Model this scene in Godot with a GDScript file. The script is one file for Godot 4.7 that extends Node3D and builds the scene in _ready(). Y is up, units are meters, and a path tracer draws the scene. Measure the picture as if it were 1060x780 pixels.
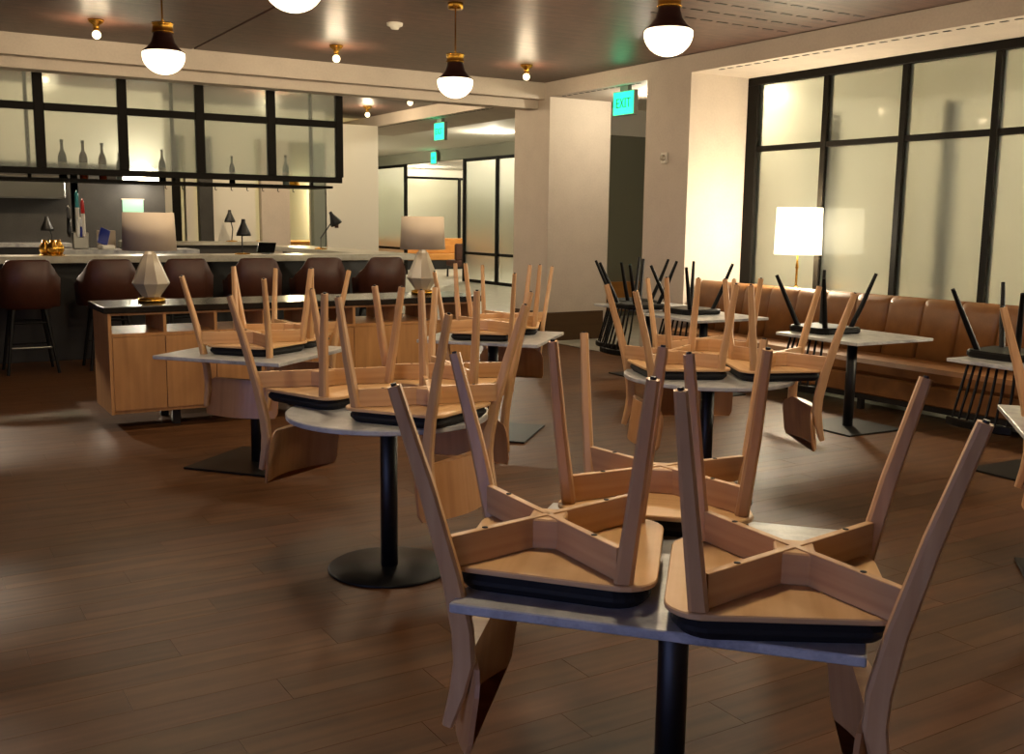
extends Node3D
# An after-hours hotel restaurant: chairs upturned on marble tables, a bar behind, a banquette along a textured-glass wall.

const CAM := Vector3(0, 1.62, 0)
const CEIL := 3.42
const SOFFIT := 3.235
const TOP := 0.75          # table top height
const XB := 7.66           # face of the soffit, pier and column on the right
const XW := 8.55           # textured glass wall
const ZB := -11.8          # face of the beam over the bar and of the corner column
const ZBACK := -17.2

var M := {}
var used := {}

# ------------------------------------------------------------------ mesh building
class MB:
	var st := SurfaceTool.new()
	func _init():
		st.begin(Mesh.PRIMITIVE_TRIANGLES)
	func tris(list: Array, smooth: Array):
		var vol := 0.0
		for t in list:
			vol += t[0].dot(t[1].cross(t[2]))
		for i in list.size():
			var t = list[i]
			st.set_smooth_group(smooth[i])
			if vol > 0.0:
				st.add_vertex(t[0]); st.add_vertex(t[2]); st.add_vertex(t[1])
			else:
				st.add_vertex(t[0]); st.add_vertex(t[1]); st.add_vertex(t[2])
	# sections: arrays of the same number of points, joined in order and capped
	func loft(sections: Array, smooth := false, caps := true, loop := false):
		var l := []; var g := []
		var o: Vector3 = sections[0][0]
		var n: int = sections[0].size()
		var sg := 1 if smooth else -1
		var last: int = sections.size() if loop else sections.size() - 1
		for s in last:
			var a = sections[s]; var b = sections[(s + 1) % sections.size()]
			for i in n:
				var j := (i + 1) % n
				l.append([a[i] - o, a[j] - o, b[j] - o]); g.append(sg)
				l.append([a[i] - o, b[j] - o, b[i] - o]); g.append(sg)
		if caps and not loop:
			var a = sections[0]; var b = sections[sections.size() - 1]
			for i in range(1, n - 1):
				l.append([a[0] - o, a[i + 1] - o, a[i] - o]); g.append(-1)
				l.append([b[0] - o, b[i] - o, b[i + 1] - o]); g.append(-1)
		for t in l:
			for k in 3:
				t[k] = t[k]
		# volume is taken about o, then moved back
		var vol := 0.0
		for t in l:
			vol += t[0].dot(t[1].cross(t[2]))
		for i in l.size():
			var t = l[i]
			st.set_smooth_group(g[i])
			if vol > 0.0:
				st.add_vertex(t[0] + o); st.add_vertex(t[2] + o); st.add_vertex(t[1] + o)
			else:
				st.add_vertex(t[0] + o); st.add_vertex(t[1] + o); st.add_vertex(t[2] + o)
	static func rect(w: float, d: float, c: float) -> Array:
		# rectangle w x d in XZ with cut corners
		var x := w / 2; var z := d / 2
		if c <= 0.0:
			return [Vector3(-x, 0, -z), Vector3(x, 0, -z), Vector3(x, 0, z), Vector3(-x, 0, z)]
		return [Vector3(-x + c, 0, -z), Vector3(x - c, 0, -z), Vector3(x, 0, -z + c), Vector3(x, 0, z - c), Vector3(x - c, 0, z), Vector3(-x + c, 0, z), Vector3(-x, 0, z - c), Vector3(-x, 0, -z + c)]
	# box from corner lo to corner hi, edges cut by c
	func box(lo: Vector3, hi: Vector3, c := 0.0, xf := Transform3D.IDENTITY):
		var m := (lo + hi) / 2; var s := hi - lo
		c = minf(c, minf(s.x, minf(s.y, s.z)) * 0.4)
		var secs := []
		if c <= 0.0:
			for y in [lo.y, hi.y]:
				secs.append(_at(rect(s.x, s.z, 0), Vector3(m.x, y, m.z), xf))
		else:
			secs = [_at(rect(s.x - 2 * c, s.z - 2 * c, c * 0.5), Vector3(m.x, lo.y, m.z), xf), _at(rect(s.x, s.z, c), Vector3(m.x, lo.y + c, m.z), xf), _at(rect(s.x, s.z, c), Vector3(m.x, hi.y - c, m.z), xf), _at(rect(s.x - 2 * c, s.z - 2 * c, c * 0.5), Vector3(m.x, hi.y, m.z), xf)]
		loft(secs)
	func _at(pts: Array, p: Vector3, xf: Transform3D) -> Array:
		var o := []
		for q in pts:
			o.append(xf * (q + p))
		return o
	# bar of rectangular section along points; sizes = [w, d] per point, w across 'side'
	func bar(path: Array, sizes: Array, side: Vector3, cut := 0.25, smooth := false):
		var secs := []
		for i in path.size():
			var t: Vector3 = path[mini(i + 1, path.size() - 1)] - path[maxi(i - 1, 0)]
			t = t.normalized()
			var x := (side - t * side.dot(t)).normalized()
			var z := x.cross(t).normalized()
			var pts := []
			for q in rect(sizes[i][0], sizes[i][1], minf(sizes[i][0], sizes[i][1]) * cut):
				pts.append(path[i] + x * q.x + z * q.z)
			secs.append(pts)
		loft(secs, smooth)
	func tube(path: Array, radii: Array, n := 10):
		var secs := []
		for i in path.size():
			var t: Vector3 = (path[mini(i + 1, path.size() - 1)] - path[maxi(i - 1, 0)]).normalized()
			var up := Vector3.UP if absf(t.y) < 0.9 else Vector3.RIGHT
			var x := up.cross(t).normalized(); var z := t.cross(x)
			var pts := []
			for k in n:
				var a := TAU * k / n
				pts.append(path[i] + (x * cos(a) + z * sin(a)) * radii[mini(i, radii.size() - 1)])
			secs.append(pts)
		loft(secs, true)
	func lathe(profile: Array, at := Vector3.ZERO, n := 24, smooth := true, xf := Transform3D.IDENTITY):
		var secs := []
		for p in profile:
			var pts := []
			for k in n:
				var a := TAU * (k + 0.5) / n
				pts.append(xf * (at + Vector3(p[0] * cos(a), p[1], p[0] * sin(a))))
			secs.append(pts)
		loft(secs, smooth)
	# outline in XZ extruded from y0 to y1, its rims pulled in by c
	func slab(outline: Array, y0: float, y1: float, c := 0.0, xf := Transform3D.IDENTITY, smooth := false):
		var mid := Vector2.ZERO
		for p in outline:
			mid += p
		mid /= outline.size()
		var rows := [[y0, 0.0], [y1, 0.0]]
		if c > 0.0:
			rows = [[y0, c], [y0 + c, 0.0], [y1 - c, 0.0], [y1, c]]
		var secs := []
		for r in rows:
			var pts := []
			for p in outline:
				var q: Vector2 = p - (p - mid).normalized() * r[1]
				pts.append(xf * Vector3(q.x, r[0], q.y))
			secs.append(pts)
		loft(secs, smooth)
	func quad(a: Vector3, b: Vector3, c: Vector3, d: Vector3):
		st.set_smooth_group(-1)
		for p in [a, b, c, a, c, d]:
			st.add_vertex(p)
	func done() -> ArrayMesh:
		st.generate_normals()
		return st.commit()

func rounded(x0: float, x1: float, z0: float, z1: float, w0: float, w1: float, r0: float, r1: float, n := 5) -> Array:
	# seat outline: width w0 at z0 (rear), w1 at z1 (front), corner radii r0, r1
	var o := []
	var corners := [[Vector2(w1 / 2 - r1, z1 - r1), r1, 0.0], [Vector2(-w1 / 2 + r1, z1 - r1), r1, PI / 2], [Vector2(-w0 / 2 + r0, z0 + r0), r0, PI], [Vector2(w0 / 2 - r0, z0 + r0), r0, PI * 1.5]]
	for c in corners:
		for k in n + 1:
			var a: float = c[2] + PI / 2 * k / n
			o.append(c[0] + Vector2(cos(a), sin(a)) * c[1])
	return o

# ------------------------------------------------------------------ nodes
func numbered(called: String) -> String:
	var n: int = used.get(called, 0)
	used[called] = n + 1
	return called if n == 0 else "%s_%03d" % [called, n]

func tag(o: Node, label: String, category: String, group := "", kind := ""):
	o.set_meta("label", label); o.set_meta("category", category)
	if group != "": o.set_meta("group", group)
	if kind != "": o.set_meta("kind", kind)

func thing(called: String, label: String, category: String, at := Vector3.ZERO, turn := 0.0, group := "") -> Node3D:
	var o := Node3D.new()
	o.name = numbered(called)
	add_child(o)
	o.position = at; o.rotation.y = turn
	tag(o, label, category, group)
	return o

func part(called: String, mesh: Mesh, mat: Material, parent: Node, at := Vector3.ZERO) -> MeshInstance3D:
	var o := MeshInstance3D.new()
	o.name = called if parent != self else numbered(called)
	o.mesh = mesh; o.material_override = mat; o.position = at
	parent.add_child(o, true)
	return o

func pbox(called: String, lo: Vector3, hi: Vector3, mat: Material, parent: Node, c := 0.004) -> MeshInstance3D:
	var m := MB.new(); m.box(lo, hi, c)
	return part(called, m.done(), mat, parent)

func struct(called: String, label: String, category: String) -> Node3D:
	var o := thing(called, label, category)
	o.set_meta("kind", "structure")
	return o

func copy(o: Node3D, label: String, at: Vector3, turn := 0.0) -> Node3D:
	var c: Node3D = o.duplicate()
	c.name = numbered(String(o.name))
	add_child(c)
	c.position = at; c.rotation.y = turn
	c.set_meta("label", label)
	return c

func omni(at: Vector3, color: Color, energy: float, size: float, called: String):
	var l := OmniLight3D.new()
	l.name = numbered(called)
	add_child(l)
	l.position = at; l.light_color = color; l.light_energy = energy; l.light_size = size
	l.omni_range = 40.0; l.omni_attenuation = 2.0; l.shadow_enabled = true

# ------------------------------------------------------------------ materials
func noise_bytes(s: int, freq: float, w: int, h: int, n: int, octaves := 4) -> PackedByteArray:
	var f := FastNoiseLite.new()
	f.seed = s; f.frequency = freq; f.noise_type = FastNoiseLite.TYPE_SIMPLEX_SMOOTH
	f.fractal_octaves = octaves
	var im := f.get_seamless_image(w, h)
	im.convert(Image.FORMAT_L8)
	im.resize(n, n, Image.INTERPOLATE_CUBIC)
	return im.get_data()

func ramp_texture(layers: Array, n: int, stops: Array) -> ImageTexture:
	# layers: [bytes, weight]; stops: colours evenly spaced from 0 to 1
	var d := PackedByteArray(); d.resize(n * n * 3)
	for i in n * n:
		var v := 0.0
		for l in layers:
			v += l[0][i] / 255.0 * l[1]
		v = clampf(v, 0.0, 0.999) * (stops.size() - 1)
		var k := int(v)
		var c: Color = stops[k].lerp(stops[k + 1], v - k)
		d[i * 3] = int(c.r * 255); d[i * 3 + 1] = int(c.g * 255); d[i * 3 + 2] = int(c.b * 255)
	return ImageTexture.create_from_image(Image.create_from_data(n, n, false, Image.FORMAT_RGB8, d))

func mat(color: Color, rough: float, metal := 0.0) -> StandardMaterial3D:
	var m := StandardMaterial3D.new()
	m.albedo_color = color; m.roughness = rough; m.metallic = metal
	return m

func tex(t: Texture2D, rough: float, tile: Vector3, world := false, tint := Color.WHITE) -> StandardMaterial3D:
	var m := mat(tint, rough)
	m.albedo_texture = t
	m.uv1_triplanar = true; m.uv1_world_triplanar = world
	m.uv1_scale = Vector3(1 / tile.x, 1 / tile.y, 1 / tile.z)
	return m

func glow(color: Color, energy: float) -> StandardMaterial3D:
	var m := mat(color, 0.5)
	m.emission_enabled = true; m.emission = color; m.emission_energy_multiplier = energy
	return m

func make_materials():
	var n := 512
	var up := noise_bytes(3, 0.05, 256, 8, n)          # streaks along v
	var up2 := noise_bytes(9, 0.02, 512, 32, n, 3)
	var along := noise_bytes(4, 0.05, 8, 256, n)       # streaks along u
	var along2 := noise_bytes(12, 0.02, 32, 512, n, 3)
	var blot := noise_bytes(21, 0.01, n, n, n, 4)
	var fine := noise_bytes(22, 0.12, n, n, n, 2)
	var beech := [Color(0.645, 0.475, 0.31), Color(0.745, 0.58, 0.40), Color(0.81, 0.66, 0.48)]
	var tv := ramp_texture([[up, 0.45], [up2, 0.35], [blot, 0.2]], n, beech)
	var th := ramp_texture([[along, 0.45], [along2, 0.35], [blot, 0.2]], n, beech)
	M.beech = tex(tv, 0.42, Vector3(0.5, 0.8, 0.5))
	M.beech_along = tex(th, 0.42, Vector3(0.6, 0.5, 0.5))
	var ply := [Color(0.71, 0.54, 0.35), Color(0.785, 0.625, 0.435), Color(0.84, 0.69, 0.50)]
	M.ply = tex(ramp_texture([[along, 0.4], [along2, 0.35], [blot, 0.25]], n, ply), 0.45, Vector3(0.6, 0.6, 0.6))
	M.back_ply = tex(tv, 0.4, Vector3(0.6, 0.7, 0.6), false, Color(0.93, 0.87, 0.82))
	M.cabinet = tex(ramp_texture([[up, 0.4], [up2, 0.3], [blot, 0.3]], n, [Color(0.64, 0.45, 0.26), Color(0.72, 0.52, 0.31), Color(0.79, 0.59, 0.37)]), 0.4, Vector3(0.7, 1.4, 0.7), true)
	var vein := noise_bytes(31, 0.008, n, n, n, 5)
	var marble := ramp_texture([[vein, 0.7], [fine, 0.15], [blot, 0.15]], n, [Color(0.40, 0.41, 0.43), Color(0.56, 0.56, 0.57), Color(0.70, 0.70, 0.69), Color(0.60, 0.60, 0.60), Color(0.74, 0.73, 0.72)])
	M.marble = tex(marble, 0.28, Vector3(0.8, 0.8, 0.8))
	M.stone = tex(ramp_texture([[blot, 0.6], [fine, 0.4]], n, [Color(0.54, 0.53, 0.48), Color(0.62, 0.60, 0.55), Color(0.68, 0.66, 0.61)]), 0.4, Vector3(1.5, 1.5, 1.5), true)
	M.counter = tex(ramp_texture([[blot, 0.6], [fine, 0.4]], n, [Color(0.50, 0.48, 0.42), Color(0.62, 0.60, 0.54), Color(0.68, 0.66, 0.60)]), 0.3, Vector3(1, 1, 1), true)
	# floor planks: grain along x
	var oak := [Color(0.21, 0.125, 0.065), Color(0.295, 0.185, 0.10), Color(0.36, 0.235, 0.135), Color(0.415, 0.28, 0.17)]
	var fl := ramp_texture([[along, 0.4], [along2, 0.35], [blot, 0.25]], n, oak)
	M.floor = tex(fl, 0.45, Vector3(1.3, 1.3, 0.9), true)
	M.floor.vertex_color_use_as_albedo = true
	M.floor.metallic_specular = 0.3
	M.planks = []
	for k in 5:
		var t: float = [0.86, 0.94, 1.0, 0.9, 0.97][k]
		var p := tex(fl, 0.45, Vector3(1.3, 1.3, 0.9), true, Color(t, t * [1.0, 0.98, 1.0, 1.02, 0.99][k], t * [0.98, 1.0, 0.97, 1.0, 1.03][k]))
		p.metallic_specular = 0.3
		p.uv1_offset = Vector3(k * 0.37, 0, k * 0.21)
		M.planks.append(p)
	# ceiling boards run along x, a fine groove every 0.1 m
	var cb := PackedByteArray(); cb.resize(n * n)
	var hb := PackedByteArray(); hb.resize(n * n)
	for y in n:
		var row := y % 64
		for x in n:
			var gr := 60 if row < 4 else 0
			cb[y * n + x] = clampi(int(along[y * n + x] * 0.6 + blot[(y / 64) * 64 * n + x] * 0.4) - gr, 0, 255)
			hb[y * n + x] = 0 if row < 4 else 200 + int(along[y * n + x] * 0.2)
	M.ceiling = tex(ramp_texture([[cb, 1.0]], n, [Color(0.20, 0.125, 0.10), Color(0.31, 0.205, 0.17), Color(0.40, 0.28, 0.235)]), 0.32, Vector3(0.8, 0.8, 0.8), true)
	M.ceiling.roughness = 0.42
	M.ceiling.heightmap_enabled = true
	M.ceiling.heightmap_texture = ImageTexture.create_from_image(Image.create_from_data(n, n, false, Image.FORMAT_L8, hb))
	M.ceiling.heightmap_scale = 0.12
	M.leather = tex(ramp_texture([[blot, 0.6], [fine, 0.4]], n, [Color(0.40, 0.25, 0.11), Color(0.465, 0.30, 0.14), Color(0.52, 0.35, 0.175)]), 0.48, Vector3(0.8, 0.8, 0.8))
	M.stool = tex(ramp_texture([[blot, 0.6], [fine, 0.4]], n, [Color(0.20, 0.095, 0.05), Color(0.255, 0.125, 0.07), Color(0.30, 0.155, 0.09)]), 0.5, Vector3(0.6, 0.6, 0.6))
	M.plaster = tex(ramp_texture([[blot, 0.5], [fine, 0.5]], n, [Color(0.70, 0.65, 0.60), Color(0.735, 0.685, 0.63), Color(0.76, 0.71, 0.655)]), 0.8, Vector3(2, 2, 2), true)
	M.white = mat(Color(0.83, 0.81, 0.76), 0.8)
	M.dark_wall = tex(ramp_texture([[blot, 0.5], [fine, 0.5]], n, [Color(0.16, 0.15, 0.14), Color(0.20, 0.19, 0.175), Color(0.23, 0.22, 0.20)]), 0.55, Vector3(1.5, 1.5, 1.5), true)
	M.green_wall = mat(Color(0.45, 0.45, 0.385), 0.8)
	M.frame = mat(Color(0.085, 0.075, 0.062), 0.6); M.frame.metallic_specular = 0.2
	M.black = mat(Color(0.035, 0.033, 0.032), 0.45)
	M.black_wood = mat(Color(0.03, 0.027, 0.025), 0.45); M.black_wood.metallic_specular = 0.3
	M.iron = mat(Color(0.06, 0.058, 0.052), 0.45); M.iron.metallic_specular = 0.3
	M.pad = mat(Color(0.03, 0.029, 0.03), 0.75)
	M.brass = mat(Color(0.80, 0.60, 0.24), 0.25, 1.0)
	M.bronze = mat(Color(0.22, 0.13, 0.12), 0.35, 0.6)
	M.steel = mat(Color(0.55, 0.55, 0.53), 0.3, 1.0)
	M.hole = mat(Color(0.05, 0.035, 0.025), 0.8)
	M.shade = mat(Color(0.68, 0.62, 0.55), 0.85)
	M.crystal = mat(Color(0.66, 0.61, 0.53), 0.15); M.crystal.clearcoat_enabled = true
	M.slab = mat(Color(0.05, 0.046, 0.042), 0.22)
	M.base_wood = tex(th, 0.5, Vector3(1.2, 1.2, 1.2), true, Color(0.38, 0.34, 0.25))
	M.bench = tex(th, 0.5, Vector3(1.2, 1.2, 1.2), true, Color(0.9, 0.78, 0.5))
	# textured glass, clear but scattering
	var g := mat(Color(0.88, 0.89, 0.85, 0.015), 0.55)
	g.clearcoat_enabled = true; g.clearcoat = 1.0; g.clearcoat_roughness = 0.02; g.metallic_specular = 0.0
	g.transparency = BaseMaterial3D.TRANSPARENCY_ALPHA
	g.refraction_enabled = true; g.refraction_scale = 0.006
	M.rippled = g
	g = g.duplicate(); g.roughness = 0.45
	M.rippled_upper = g
	g = g.duplicate(); g.albedo_color = Color(0.82, 0.85, 0.82, 0.2); g.roughness = 0.25; g.clearcoat_enabled = false
	M.rippled_bar = g
	g = mat(Color(0.30, 0.36, 0.26, 0.35), 0.05); g.transparency = BaseMaterial3D.TRANSPARENCY_ALPHA
	g.refraction_enabled = true; g.refraction_scale = 0.05
	M.bottle_dark = mat(Color(0.05, 0.06, 0.045), 0.1)
	M.bottle_amber = mat(Color(0.34, 0.13, 0.02), 0.1)
	M.bottle_clear = mat(Color(0.48, 0.52, 0.48), 0.1)
	M.exit_face = glow(Color(0.10, 0.95, 0.72), 1.2)
	M.exit_body = mat(Color(0.45, 0.47, 0.43), 0.5)
	M.exit_letters = mat(Color(0.02, 0.20, 0.16), 0.6)
	M.globe = glow(Color(1.0, 0.93, 0.80), 3.0)
	M.bulb = glow(Color(1.0, 0.90, 0.72), 4.0)
	M.lit_shade = glow(Color(1.0, 0.95, 0.82), 2.6)

# ------------------------------------------------------------------ camera and light
func set_view():
	var c := Camera3D.new()
	c.name = "camera"
	c.keep_aspect = Camera3D.KEEP_HEIGHT
	c.fov = rad_to_deg(2.0 * atan(390.0 / 1066.7))
	c.near = 0.05; c.far = 200.0
	add_child(c)
	c.position = CAM
	c.rotation_order = EULER_ORDER_YXZ
	c.rotation_degrees = Vector3(-8.635, -31.416, 0.742)
	c.current = true
	var e := Environment.new()
	e.tonemap_mode = Environment.TONE_MAPPER_LINEAR
	e.tonemap_exposure = 1.0
	e.background_mode = Environment.BG_SKY
	var sky := Sky.new()
	var s := ProceduralSkyMaterial.new()
	s.sky_top_color = Color(0.42, 0.48, 0.74); s.sky_horizon_color = Color(0.58, 0.62, 0.80)
	s.ground_bottom_color = Color(0.10, 0.10, 0.12); s.ground_horizon_color = Color(0.30, 0.33, 0.42)
	s.energy_multiplier = 1.0
	s.sun_angle_max = 0.0
	sky.sky_material = s
	e.sky = sky
	e.background_energy_multiplier = 6.0
	e.sdfgi_enabled = true; e.ssao_enabled = true; e.ssil_enabled = true
	var w := WorldEnvironment.new()
	w.name = "world"
	w.environment = e
	add_child(w)

# ------------------------------------------------------------------ the room
func wall(called: String, label: String, lo: Vector3, hi: Vector3, m: Material) -> Node3D:
	var o := struct(called, label, "wall")
	pbox("plaster", lo, hi, m, o, 0.0)
	return o

func plank_box(m: MB, x0: float, x1: float, z0: float, z1: float):
	var g := 0.0004; var b := 0.0010
	m.loft([[Vector3(x0 + g, -0.02, z0 + g), Vector3(x1 - g, -0.02, z0 + g), Vector3(x1 - g, -0.02, z1 - g), Vector3(x0 + g, -0.02, z1 - g)],
		[Vector3(x0 + g, -b, z0 + g), Vector3(x1 - g, -b, z0 + g), Vector3(x1 - g, -b, z1 - g), Vector3(x0 + g, -b, z1 - g)],
		[Vector3(x0 + b, 0, z0 + b), Vector3(x1 - b, 0, z0 + b), Vector3(x1 - b, 0, z1 - b), Vector3(x0 + b, 0, z1 - b)]])

func build_floor():
	var f := struct("floor", "brown wood plank floor running toward the window wall", "floor")
	pbox("slab", Vector3(-5, -0.2, -18), Vector3(XB, -0.02, 4), M.black, f, 0.0)
	var rng := RandomNumberGenerator.new(); rng.seed = 7
	var w := 0.18; var l := 1.22
	var one := MB.new(); plank_box(one, 0, l, 0, w)
	var mesh := one.done()
	var rest := SurfaceTool.new(); rest.begin(Mesh.PRIMITIVE_TRIANGLES)
	var row := 0
	var z := 4.0 - w
	while z > -18.0:
		var x: float = -5.0 - l * [0.0, 0.4, 0.75, 0.2, 0.6][row % 5]
		while x < XB:
			var x0 := maxf(x, -5.0); var x1 := minf(x + l, XB)
			var near := x > -0.6 and x + l < 6.2 and z > -5.6 and z < -0.6
			if near:
				var p := part("plank", mesh, M.planks[rng.randi() % 5], f)
				p.position = Vector3(x, 0, z)
			elif x1 - x0 > 0.02:
				var t := rng.randf_range(0.84, 1.0)
				rest.set_color(Color(t, t, t))
				var mb := MB.new()
				mb.st.set_color(Color(t, t, t))
				plank_box(mb, x0, x1, z, z + w)
				mb.st.generate_normals()
				rest.append_from(mb.st.commit(), 0, Transform3D.IDENTITY)
			x += l
		z -= w; row += 1
	var o := part("planks_beyond", rest.commit(), M.floor, f)
	o.set_meta("kind", "stuff")
	var h := struct("floor_hall", "pale grey stone floor of the hall beyond the column", "floor")
	pbox("stone", Vector3(XB, -0.2, -36), Vector3(24, 0.0, 4), M.stone, h, 0.0)
	pbox("edge_strip", Vector3(XB - 0.02, -0.02, -17.2), Vector3(XB + 0.02, 0.004, 4), M.steel, h, 0.0)

func build_ceiling():
	var c := struct("ceiling", "dark brown wood board ceiling with long open joints", "ceiling")
	pbox("void", Vector3(-5.2, CEIL + 0.06, -18), Vector3(XB + 0.2, CEIL + 0.2, 4.2), M.black, c, 0.0)
	var xs := [-5.2, 3.06, XB]
	for z in [[4.2, ZB + 0.02], [ZB - 0.4, -18.0]]:
		for i in xs.size() - 1:
			pbox("panel", Vector3(xs[i] + 0.012, CEIL, z[1]), Vector3(xs[i + 1] - 0.012, CEIL + 0.03, z[0]), M.ceiling, c, 0.004)
	var hc := struct("ceiling_hall", "white flat ceiling over the hall behind the column", "ceiling")
	pbox("board", Vector3(8.7, 3.5, -36.2), Vector3(24, 3.7, -9.2), M.white, hc, 0.0)
	pbox("board", Vector3(XB, 3.5, -36.2), Vector3(8.75, 3.7, -18.9), M.white, hc, 0.0)
	pbox("bulkhead", Vector3(13.2, 3.2, -36), Vector3(13.4, 3.52, -14.5), M.green_wall, hc, 0.0)
	# soffit along the right side with slot diffusers
	var s := struct("trim_1", "cream plaster soffit running above the window alcove and hall opening", "soffit")
	pbox("plaster", Vector3(XB, SOFFIT, -19), Vector3(XW + 0.25, CEIL + 0.15, 4), M.plaster, s, 0.0)
	var d := MB.new()
	for r in [[4.0, -8.6], [-9.9, -11.5], [-12.3, -18.0]]:
		var z: float = r[0]
		while z > r[1]:
			d.box(Vector3(XB + 0.09, SOFFIT - 0.004, z - 0.07), Vector3(XB + 0.12, SOFFIT + 0.002, z))
			z -= 0.13
	part("slot_diffuser", d.done(), M.black, s).set_meta("kind", "stuff")
	var b := struct("trim_2", "cream stepped beam crossing the ceiling in front of the bar", "beam")
	pbox("fascia", Vector3(-5, 3.21, ZB - 0.16), Vector3(XB, CEIL + 0.15, ZB), M.plaster, b, 0.0)
	pbox("lower_step", Vector3(-5, 3.10, ZB - 0.42), Vector3(XB, CEIL + 0.15, ZB - 0.16), M.plaster, b, 0.0)
	# linear vents in the board ceiling
	var v := thing("ceiling_vent", "rows of small dark slots in the wood ceiling above the banquette", "vent", Vector3(6.2, CEIL, -7.0))
	for k in 4:
		for i in 9:
			pbox("slot", Vector3(-0.35 + i * 0.19, -0.004, 0.55 - k * 0.3), Vector3(-0.23 + i * 0.19, 0.003, 0.575 - k * 0.3), M.black, v, 0.0)

func build_walls():
	wall("wall_left", "plain plaster wall left of the dining room with a window", Vector3(-5.2, 0, -18), Vector3(-5, CEIL, -3.2), M.plaster)
	var wl := struct("wall_left_window", "plaster wall around the window left of the dining room", "wall")
	pbox("sill_wall", Vector3(-5.2, 0, -3.2), Vector3(-5, 0.5, 4), M.plaster, wl, 0.0)
	pbox("head_wall", Vector3(-5.2, 2.9, -3.2), Vector3(-5, CEIL, 4), M.plaster, wl, 0.0)
	wall("wall_back", "plain plaster wall behind the seating", Vector3(-5.2, 0, 4), Vector3(XW + 0.2, CEIL, 4.2), M.plaster)
	# corner column with tall wood base
	var c := struct("wall_corner_column", "thick cream column with a tall brown base at the end of the bar beam", "column")
	pbox("shaft", Vector3(XB, 0, -12.55), Vector3(8.66, SOFFIT, -11.67), M.plaster, c, 0.0)
	pbox("base", Vector3(XB - 0.02, 0, -12.57), Vector3(8.60, 0.39, -11.65), M.base_wood, c, 0.003)
	# pier between the opening and the window alcove
	var p := struct("wall_right_pier", "taupe wall pier between exit opening and bright window alcove", "wall")
	pbox("plaster", Vector3(XB, 0, -9.64), Vector3(XW + 0.2, SOFFIT, -8.88), M.plaster, p, 0.0)
	# glass wall of the alcove
	var wn := struct("window_1", "tall black-framed wall of rippled glass behind the banquette", "window")
	var zs := [-8.72, -7.745, -6.768, -5.79, -4.812, -3.834, -2.856, -1.878]
	pbox("frame_head", Vector3(XW - 0.05, 3.15, -8.88), Vector3(XW + 0.05, SOFFIT, 4), M.frame, wn)
	pbox("frame_jamb", Vector3(XW - 0.05, 0.05, -8.88), Vector3(XW + 0.05, 3.15, -8.72), M.frame, wn)
	pbox("frame_sill", Vector3(XW - 0.05, 0, -8.88), Vector3(XW + 0.05, 0.08, 4), M.frame, wn)
	for i in range(1, zs.size()):
		pbox("mullion", Vector3(XW - 0.045, 0.08, zs[i] - 0.035), Vector3(XW + 0.045, 3.15, zs[i] + 0.035), M.frame, wn)
	for i in zs.size() - 1:
		var a: float = zs[i] + (0.0 if i == 0 else 0.035); var b: float = zs[i + 1] - 0.035
		pbox("transom", Vector3(XW - 0.04, 2.42, a), Vector3(XW + 0.04, 2.48, b), M.frame, wn)
		pbox("pane", Vector3(XW - 0.006, 0.08, a), Vector3(XW + 0.006, 2.42, b), M.rippled, wn, 0.0)
		pbox("pane", Vector3(XW - 0.006, 2.48, a), Vector3(XW + 0.006, 3.15, b), M.rippled_upper, wn, 0.0)
	pbox("end_panel", Vector3(XW - 0.04, 0.08, -1.84), Vector3(XW + 0.04, 3.15, 4), M.plaster, wn, 0.0)
	# room behind the glass
	var r := struct("wall_right_beyond", "pale walls of the room seen blurred through the rippled glass", "wall")
	pbox("far_side", Vector3(11.6, 0, -9.6), Vector3(11.8, SOFFIT, 4), M.white, r, 0.0)
	pbox("end_side", Vector3(XW + 0.2, 0, -9.6), Vector3(11.8, SOFFIT, -9.4), M.white, r, 0.0)
	pbox("near_side", Vector3(XW + 0.2, 0, 3.8), Vector3(11.8, SOFFIT, 4), M.white, r, 0.0)
	pbox("lid", Vector3(XW + 0.1, SOFFIT, -9.6), Vector3(11.8, SOFFIT + 0.15, 4), M.white, r, 0.0)
	for z in [-8.5, -6.95, -5.0]:
		pbox("post", Vector3(9.45, 0, z - 0.06), Vector3(9.57, SOFFIT - 0.35, z + 0.06), M.dark_wall, r, 0.01)
	# bar rear walls
	wall("wall_bar", "dark tiled wall behind the bar", Vector3(-5, 0, -16.4), Vector3(3.72, 2.35, -16.2), M.dark_wall)
	wall("wall_bar_upper", "pale wall above the dark bar wall", Vector3(-5, 2.35, -16.4), Vector3(3.72, CEIL, -16.15), M.white)
	var rr := struct("wall_rear", "pale walls and openings beyond the right end of the bar", "wall")
	for seg in [[3.72, 4.06, M.white], [4.06, 4.20, M.frame], [4.28, 4.42, M.white], [4.5, 4.72, M.dark_wall], [4.72, 5.42, M.white], [5.53, 6.02, M.plaster], [6.45, 6.68, M.exit_body]]:
		pbox("panel", Vector3(seg[0], 0, ZBACK - 0.15), Vector3(seg[1], 2.9, ZBACK), seg[2], rr, 0.0)
	pbox("head", Vector3(3.72, 2.9, ZBACK - 0.15), Vector3(6.68, CEIL, ZBACK), M.white, rr, 0.0)
	wall("wall_pillar", "wide white pillar at the far right corner of the bar", Vector3(6.66, 0, -18.0), Vector3(XB, SOFFIT, ZBACK), M.white)
	var bk := struct("wall_kitchen", "bright yellowish room seen past the bar", "wall")
	pbox("back", Vector3(2.5, 0, -23.2), Vector3(10, CEIL, -23), M.white, bk, 0.0)
	pbox("side", Vector3(2.4, 0, -23), Vector3(2.5, CEIL, -16.2), M.white, bk, 0.0)
	pbox("right_side", Vector3(XB, 0, -23), Vector3(XB + 0.1, CEIL, -18.0), M.white, bk, 0.0)
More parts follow.
